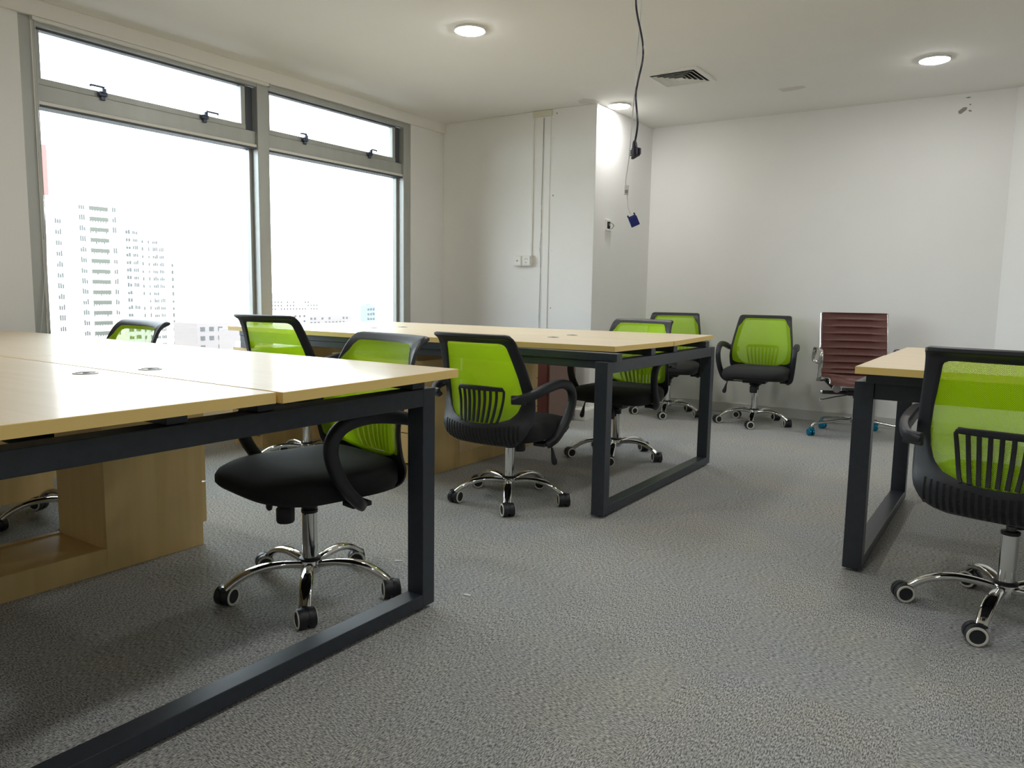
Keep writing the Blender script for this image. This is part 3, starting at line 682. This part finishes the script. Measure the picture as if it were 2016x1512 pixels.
def caster(ang, swivel):
    r_ = 0.268; cx, cy = r_*math.cos(ang), r_*math.sin(ang)
    T = rotT((cx, cy, 0), 0, 0, swivel)            # local x = travel direction, wheel centre trails at +0.012
    b = MB()
    b.lathe([(0.007, 0.045), (0.007, 0.062)], m_rod, 12, T)
    vs = []; prof_ = []
    for k in range(13):
        a = PI*k/12; prof_.append((0.012+0.0275*math.cos(a), 0.030+0.0275*math.sin(a)))
    prof_ = [(0.038, 0.018)]+prof_+[(-0.014, 0.020)]
    for y in (-0.0265, 0.0265):
        vs += [(x, y*(0.9), z) for x, z in prof_]
    n = len(prof_)
    b.add(vs, [list(range(n)), list(range(n, 2*n))[::-1]]+[[i, (i+1) % n, n+(i+1) % n, n+i] for i in range(n)], m_black, False, T)
    b.lathe([(0.013, 0.046), (0.014, 0.058), (0.010, 0.060)], m_black, 16, T)
    o = b.build('caster')
    ws = []
    for sy in (-1, 1):
        w = MB(); TT = T @ rotT((0.012, 0, 0.0300), PI/2*(-sy))
        w.lathe([(0.010, 0.003), (0.0295, 0.004), (0.030, 0.007), (0.030, 0.024), (0.0285, 0.0265), (0.0215, 0.0275), (0.019, 0.025), (0.001, 0.0255)], m_black, 28, TT)
        w.lathe([(0.0212, 0.0272), (0.0225, 0.0288), (0.0272, 0.0285), (0.0287, 0.0262)], m_ring, 28, TT, cap=False)
        ws.append(w.build('wheel', o))
    return o
def lever_meshes():
    b = MB(); b.tube(smooth_path([(0.06, 0.02, 0.325), (0.14, 0.02, 0.326), (0.200, 0.02, 0.325), (0.212, 0.02, 0.318), (0.216, 0.02, 0.30), (0.220, 0.02, 0.280)]), 0.0045, 0.0045, m_black, 8)
    h = MB(); h.tube([(0.218, 0.02, 0.300), (0.221, 0.02, 0.285), (0.226, 0.02, 0.262), (0.231, 0.02, 0.243), (0.233, 0.02, 0.230), (0.234, 0.02, 0.224)], [0.005, 0.008, 0.012, 0.016, 0.014, 0.006], [0.005, 0.006, 0.009, 0.010, 0.009, 0.004], m_black, 14, updir=(0, 1, 0))
    return b, h

MESHC = {}
def make_chair(base_ang, dz, swivels):
    """local +y is where a sitter looks; origin at the foot of the column"""
    r = empty('task_chair')
    def part(key, fn, name, parent=None, up=True):
        if key not in MESHC:
            o = fn().build(name); MESHC[key] = o.data
        else:
            o = bpy.data.objects.new(name, MESHC[key]); COL.objects.link(o)
        o.parent = parent or r
        if up and (parent is None): o.location.z = dz
        return o
    part('seat', lambda: seat_mesh(m_fabric), 'seat')
    bf = part('frame', frame_mesh, 'backrest_frame')
    part('grille', grille_mesh, 'lumbar_grille', bf)
    mp_ = part('panel', mesh_panel, 'mesh_panel'); mp_['label'] = 'translucent lime green mesh'
    for sx in (1, -1):
        a = part('arm%d' % sx, lambda: arm_mesh(sx), 'armrest')
        def scr():
            q = MB(); q.lathe([(0.0052, 0), (0.0052, 0.004), (0.002, 0.0045)], m_screw, 12, rotT((sx*.215, -.2905, .556), PI/2)); return q
        part('screw%d' % sx, scr, 'screw', a)
    def mech():
        q = MB(); q.box(-0.085, 0.085, -0.12, 0.10, 0.322, 0.346, m_black, 0.006); q.box(-0.04, 0.04, -0.07, 0.05, 0.300, 0.324, m_black, 0.008)
        q.lathe([(0.026, 0.282), (0.028, 0.300), (0.03, 0.32)], m_black, 20); q.box(-0.03, 0.03, -0.16, -0.10, 0.318, 0.334, m_black, 0.005); return q
    mc = part('mech', mech, 'tilt_mechanism')
    def knob():
        q = MB(); q.lathe([(0.010, 0.249), (0.026, 0.250), (0.0285, 0.256), (0.0285, 0.294), (0.024, 0.300), (0.018, 0.318)], m_black, 12, Matrix.Translation((0, 0.085, 0))); return q
    part('knob', knob, 'tension_knob', mc)
    lv, lh = (None, None)
    l1 = part('lever', lambda: lever_meshes()[0], 'height_lever')
    part('leverh', lambda: lever_meshes()[1], 'lever_handle', l1)
    def col():
        q = MB(); q.lathe([(0.0245, 0.112), (0.0245, 0.268)], m_chrome, 32, cap=True); return q
    def rod():
        q = MB(); q.lathe([(0.0135, 0.26), (0.0135, 0.292-0.0)], m_rod, 20); return q
    c = part('col', col, 'gas_column', up=False); c.location.z = 0
    if dz < -0.005: c.scale.z = 1.0; c.location.z = 0
    def collar():
        q = MB(); q.lathe([(0.0255, 0.266), (0.0265, 0.268), (0.0265, 0.276), (0.015, 0.278)], m_black, 28); return q
    part('collar', collar, 'collar', c)
    rd = part('rod', rod, 'inner_rod', c)
    def hub():
        q = MB(); q.lathe([(0.026, 0.066), (0.031, 0.068), (0.033, 0.080), (0.033, 0.108), (0.029, 0.113)], m_chrome, 28)
        q.lathe([(0.034, 0.108), (0.0345, 0.116), (0.026, 0.119)], m_black, 28); return q
    part('hub', hub, 'base_hub', up=False)
    for k in range(5):
        lg = part('leg', lambda: leg_mesh(0.0), 'base_leg', up=False); lg.location.z = 0
        lg.rotation_euler.z = base_ang+k*2*PI/5
        key = 'cast%d' % k
        if key not in MESHC:
            o = caster(0.0, swivels[k]); MESHC[key] = (o.data, [w.data for w in o.children]); cs = o
        else:
            md, wd = MESHC[key]; cs = bpy.data.objects.new('caster', md); COL.objects.link(cs)
            for w in wd:
                wo = bpy.data.objects.new('wheel', w); COL.objects.link(wo); wo.parent = cs
        cs.parent = r; cs.rotation_euler.z = base_ang+k*2*PI/5
    return r
G = 'lime green mesh office chairs'
#        x, y, facing deg, base angle deg, dz, label
chairs = [
 (-1.868, 1.628, -101, -45, 0.000, 'green mesh chair seen side-on, tucked behind the nearest desk corner'),
 (-1.976, 2.943, 91, -58, -0.028, 'green mesh chair seen from behind, at the near side of the central desk'),
 (-2.000, 4.130, -92, 218, -0.005, 'green mesh chair facing the camera on the far side of the central desk'),
 (-2.400, 5.896, -75, 214, 0.000, 'green mesh chair by the back wall next to the pillar'),
 (-1.692, 5.915, -83, 210, 0.000, 'green mesh chair standing alone against the back wall, left of the brown chair'),
 (0.015, 2.750, 81, 187, 0.018, 'nearest green mesh chair, seen from behind and cut by the right edge'),
 (-3.340, 2.900, 99, -50, 0.012, 'green mesh chair seen from behind at the window end of the central desk'),
 (-3.245, 1.570, -94, 183, 0.000, 'green mesh chair in front of the window, mostly hidden by the nearest desk'),
]
SW = [0.35, -1.1, 2.2, 1.2, -2.4]
for i, (x, y, F, ba, dz, lb) in enumerate(chairs):
    rz = math.radians(F-90)
    r = make_chair(math.radians(ba)-rz, dz, SW)
    r.location = (x, y, 0); r.rotation_euler.z = rz
    tag(r, lb, 'office chair', G)

# ------------------------------------------------------------------ brown leather chair
def brown_chair():
    r = empty('leather_office_chair', (-0.95, 5.85, 0), math.radians(-69-90))
    tag(r, 'brown ribbed leather office chair with chrome arms by the back wall', 'office chair')
    W2 = 0.222
    prof_ = smooth_path([(0, .245, .385), (0, .235, .412), (0, .18, .425), (0, .05, .415), (0, -.08, .405), (0, -.155, .415), (0, -.195, .455), (0, -.22, .55), (0, -.245, .66), (0, -.275, .78), (0, -.300, .868)], 8)
    Ls = [0]
    for i in range(1, len(prof_)): Ls.append(Ls[-1]+(prof_[i]-prof_[i-1]).length)
    def pt(s):
        for i in range(1, len(Ls)):
            if Ls[i] >= s-1e-9:
                t = (s-Ls[i-1])/(Ls[i]-Ls[i-1]); d = (prof_[i]-prof_[i-1]).normalized(); p = prof_[i-1].lerp(prof_[i], t)
                return p, Vector((0, -d.z, d.y))   # normal towards the sitter (up / forward)
    def sling(s0, s1, ribs, name):
        b = MB(); n = ribs*10; vs = []; NX = 8
        for j in range(n+1):
            s = s0+(s1-s0)*j/n; p, nn = pt(min(s, Ls[-1])); q = abs(math.sin(PI*ribs*(s-s0)/(s1-s0)))**0.38
            row = []
            for i in range(NX+1):
                u = -1+2*i/NX; ed = 1-abs(u)**8*0.7
                row.append(Vector((u*W2, 0, 0))+p+nn*(0.002+0.020*q*ed)-Vector((0, 0, 0.012*(1-u*u))) * (1 if name == 'seat' else 0) + Vector((0, -0.012*(1-u*u), 0))*(0 if name == 'seat' else 1))
            vs += row
            vs += [v-nn*(0.018+0.010*q) for v in row]
        C_ = 2*(NX+1); fs = []
        for j in range(n):
            a, c = j*C_, (j+1)*C_
            for i in range(NX): fs += [[a+i, a+i+1, c+i+1, c+i], [a+NX+1+i, c+NX+1+i, c+NX+2+i, a+NX+2+i]]
            fs += [[a, c, c+NX+1, a+NX+1], [a+NX, a+2*NX+1, c+2*NX+1, c+NX]]
        for j in (0, n):
            a = j*C_
            for i in range(NX): fs.append([a+i, a+i+1, a+NX+2+i, a+NX+1+i])
        b.add(vs, fs, m_leather, True); return b.build(name, r)
    sm = Ls[-1]*0.47
    sling(0.0, sm, 7, 'seat'); sling(sm+0.004, Ls[-1], 9, 'backrest')
    for sx in (1, -1):
        b = MB(); b.tube([p+Vector((sx*(W2+0.006), 0, 0)) for p in prof_[2:]], 0.006, 0.008, m_alum, 10, updir=(1, 0, 0)); b.build('side_rail', r)
        x = sx*(W2+0.052)
        P = smooth_path([(x-sx*0.045, -.19, .50), (x, -.205, .52), (x, -.205, .585), (x, -.18, .612), (x, -.10, .620), (x, .02, .618), (x, .075, .600), (x, .092, .56), (x, .085, .47), (x, .07, .42), (x, .03, .392), (x-sx*0.045, -.02, .392)], 5)
        b = MB(); b.tube(P, 0.006, 0.014, m_alum, 12, updir=(1, 0, 0), sq=3); a = b.build('armrest', r); a['label'] = 'chrome loop armrest'
        b = MB(); b.tube([(sx*W2, 0.0, 0.395), (sx*(W2-0.06), 0.0, 0.335), (sx*(W2-0.09), 0, 0.320)], 0.011, 0.02, m_black, 10, updir=(0, 1, 0)); b.build('support_bracket', r)
    b = MB(); b.tube([(-0.255, 0.10, 0.318), (0.255, 0.10, 0.318)], 0.013, 0.013, m_black, 14); cb = b.build('cross_bar', r)
    b = MB()
    for sx in (1, -1): b.tube([(sx*0.255, 0.10, 0.318), (sx*0.268, 0.10, 0.318)], 0.0135, 0.0135, m_alum, 14)
    b.build('end_cap', cb)
    b = MB(); b.box(-0.09, 0.09, -0.10, 0.12, 0.300, 0.335, m_black, 0.008); b.lathe([(0.03, 0.27), (0.032, 0.30)], m_black, 18); mc = b.build('tilt_mechanism', r)
    b = MB(); b.tube([(0.17, 0.13, 0.352), (0.17, 0.16, 0.350)], 0.027, 0.027, m_greypl, 18); b.build('tension_knob', mc)
    b = MB(); b.tube([(0.05, 0.03, 0.30), (0.15, 0.06, 0.285), (0.255, 0.09, 0.262)], 0.004, 0.004, m_rod, 8); lv = b.build('height_lever', r)
    b = MB(); b.tube([(0.250, 0.088, 0.263), (0.256, 0.09, 0.262), (0.266, 0.093, 0.260), (0.272, 0.095, 0.259)], [0.004, 0.009, 0.010, 0.004], [0.004, 0.009, 0.010, 0.004], m_alum, 12); b.build('lever_handle', lv)
    b = MB(); b.lathe([(0.024, 0.08), (0.024, 0.20)], m_alum, 24); b.lathe([(0.013, 0.2), (0.013, 0.28)], m_rod, 18); b.build('gas_column', r)
    base = math.radians(2)-math.radians(-69-90)
    b = MB(); b.lathe([(0.03, 0.095), (0.036, 0.10), (0.036, 0.14), (0.028, 0.146)], m_alum, 24); b.build('base_hub', r)
    for k in range(5):
        a = base+k*2*PI/5; c_, s_ = math.cos(a), math.sin(a)
        b = MB(); P = smooth_path([(q*c_, q*s_, z) for q, z in ((.028, .122), (.10, .116), (.20, .103), (.285, .092), (.315, .082), (.322, .060))], 3)
        b.tube(P, [0.016]*4+[0.013]*(len(P)-4), 0.010, m_alum, 12); b.build('base_leg', r)
        sw = a+0.9+k*1.3; T = rotT((.322*c_, .322*s_, 0), 0, 0, sw)
        b = MB(); b.lathe([(0.011, 0.036), (0.019, 0.044), (0.019, 0.058), (0.012, 0.064)], m_bluecast if k in (1, 3, 2, 0) else m_greypl, 16, T)
        cs = b.build('caster', r)
        for sy in (-1, 1):
            w = MB(); w.lathe([(0.008, 0.004), (0.024, 0.005), (0.025, 0.009), (0.025, 0.019), (0.021, 0.023), (0.001, 0.0235)], m_bluecast if k in (1, 3, 2, 0) else m_greypl, 22, T @ rotT((0.010, 0, 0.025), PI/2*(-sy))); w.build('wheel', cs)
brown_chair()

# ------------------------------------------------------------------ bits on the carpet
for x, y, rz, lb in ((-1.828, 2.002, 0.7, 'tiny white paper scrap on the carpet behind the nearest desk leg'), (-1.435, 1.90, 0.2, 'tiny white paper scrap on the carpet just outside the nearest desk leg')):
    b = MB(); b.prism([(-0.012, -0.004), (0.012, -0.005), (0.013, 0.004), (-0.010, 0.005)], 0.0, 0.003, m_paper); o = b.build('paper_scrap', loc=(x, y, 0)); o.rotation_euler.z = rz; tag(o, lb, 'paper scrap')

# ------------------------------------------------------------------ the city outside, colours paled to stand in for haze
m_ground = noise_var(mat('hazy_city_ground', (0.20, 0.19, 0.185), 0.95), 0.01, 0.25)
m_tower = mat('hazed_cream_render', (0.80, 0.78, 0.70), 0.9)
m_tower2 = mat('hazed_pale_render', (0.76, 0.76, 0.74), 0.9)
m_pane = mat('tower_window', (0.055, 0.057, 0.055), 0.5)
m_recess = mat('balcony_recess', (0.075, 0.077, 0.062), 0.7)
m_redtile = mat('pinkish_roof', (0.225, 0.195, 0.19), 0.9)
m_bluegl = mat('pale_blue_facade', (0.17, 0.20, 0.225), 0.6)
m_redsign = mat('red_sign', (0.34, 0.075, 0.065), 0.6)
GZ = -62.0
b = MB(); b.box(-9000, -30, -6000, 12000, GZ-1, GZ, m_ground); tag(b.build('city_ground'), 'hazy pale city ground far below the windows', 'ground'); bpy.data.objects['city_ground']['kind'] = 'structure'
def facade_tower(name, x, spans, depth, fl_h, lb, cat, m_body, pattern, top_bits=()):
    """spans: (y0, y1, ztop) blocks with the facade facing +X at x"""
    ys = [s[0] for s in spans]+[s[1] for s in spans]; cy = (min(ys)+max(ys))/2
    r = empty(name, (x-depth/2, cy, GZ)); tag(r, lb, cat, 'tower blocks outside the left window')
    T = Matrix.Translation((-(x-depth/2), -cy, -GZ))
    bd = MB()
    for y0, y1, zt in spans: bd.box(x-depth, x, y0, y1, GZ, zt, m_body, 0, T)
    for q in top_bits: bd.box(*q, m_body, 0, T)
    bd.build('tower_body', r)
    for (y0, y1, kind) in pattern:
        zt = max(zt_ for a, c, zt_ in spans if a-0.01 <= (y0+y1)/2 <= c+0.01)
        w = MB(); z = zt-2.6; 
        while z > -26:
            if random.random() > 0.06:
                hh = 1.6 if kind != 'b' else 1.8
                if kind == 'b':
                    w.box(x-0.02, x+0.08, y0, y1, z, z+hh*0.62, m_recess, 0, T)
                    q = y0
                    while q < y1-0.3:
                        w.box(x, x+0.1, q, q+0.25*random.uniform(.6, 1.4), z-0.55*random.random(), z+0.1, m_pane, 0, T); q += 0.75
                else:
                    n = 3 if kind == 'w3' else (2 if kind == 'w2' else 1); wd = (y1-y0)/n
                    for i in range(n): w.box(x-0.02, x+0.06, y0+i*wd+0.08, y0+(i+1)*wd-0.08, z, z+hh*random.uniform(.6, 1), m_pane, 0, T)
            z -= fl_h
        w.build('balcony_row' if kind == 'b' else 'window_column', r)
facade_tower('apartment_tower', -220, [(90, 109.0, 20.2), (109.0, 123.8, 24.6)], 16, 2.93, 'tall cream apartment tower with balconies, left of the window view', 'building', m_tower,
             [(98.5, 101.2, 'b'), (104.9, 106.6, 'w3'), (111.4, 113.1, 'w3'), (114.3, 119.6, 'b'), (120.7, 121.9, 'w2')], [(-234, -222, 115.5, 122.0, 24.6, 29.0), (-232, -224, 118.5, 120.5, 29.0, 38.0)])
facade_tower('apartment_tower', -290, [(162.5, 169.6, 23.6), (169.6, 181.5, 20.4), (181.5, 186.5, 11.6)], 16, 2.9, 'second pale apartment tower with stepped roofline behind the window chair', 'building', m_tower2,
             [(164.0, 166.0, 'w2'), (166.8, 168.9, 'w3'), (170.3, 171.1, 'w1'), (172.9, 173.6, 'w1'), (174.8, 177.0, 'w3'), (177.6, 179.6, 'w3'), (182.6, 183.6, 'w1')])
facade_tower('apartment_tower', -300, [(304, 310.2, -7.6)], 5, 2.6, 'small distant bluish tower above the middle of the central desk', 'building', m_bluegl,
             [(304.3, 305.9, 'w2'), (306.4, 307.9, 'w2'), (308.4, 309.9, 'w2')], [(-303, -301, 306, 308, -7.6, -6.3)])
r = empty('roof_sign', (-85, 39.75, 10.0)); tag(r, 'tall red sign at the left edge of the window view', 'sign')
b = MB(); b.box(-0.3, 0.3, -1.2, 0.25, 0.2, 5.2, m_redsign, 0.04); b.build('sign_panel', r)
b = MB(); b.box(-0.2, 0.2, -1.1, -0.4, -72, 0.2, m_tower, 0.02); b.build('sign_mast', r)
low = [(-150, 96, 118, -14.5, m_redtile), (-170, 128, 150, -10.0, m_redtile), (-150, 118.5, 133, -12.2, m_tower2), (-120, 78, 92, -11.0, m_tower2), (-210, 140, 168, -10.0, m_redtile), (-260, 190, 222, -13, m_tower2), (-240, 222, 250, -16, m_tower), (-330, 250, 290, -12.0, m_tower2), (-420, 470, 520, -14, m_tower), (-500, 380, 450, -8, m_tower2), (-380, 330, 370, -16, m_redtile)]
names = ['pinkish low-rise block', 'wide pinkish block', 'pale grey low-rise block', 'pale low block beside the stepped tower', 'far pinkish block', 'distant pale block', 'distant cream block', 'farther pale slab', 'very distant cream slab', 'very distant pale slab', 'distant pinkish slab']
for i, (x, y0, y1, zt, mm) in enumerate(low):
    r = empty('low_rise_building', (x-6, (y0+y1)/2, GZ)); tag(r, names[i]+' in the haze below the windows', 'building', 'low-rise buildings outside the windows')
    T = Matrix.Translation((-(x-6), -(y0+y1)/2, -GZ))
    b = MB(); b.box(x-12, x, y0, y1, GZ, zt, mm, 0, T); b.build('building_body', r)
    w = MB(); k = 0
    for z in (zt-1.8, zt-4.6, zt-7.4):
        q = y0+1.2
        while q < y1-2:
            if random.random() > 0.25: w.box(x-0.02, x+0.1, q, q+1.5, z-0.7, z+0.6, m_pane, 0, T)
            q += 3.1
    w.build('window_rows', r)
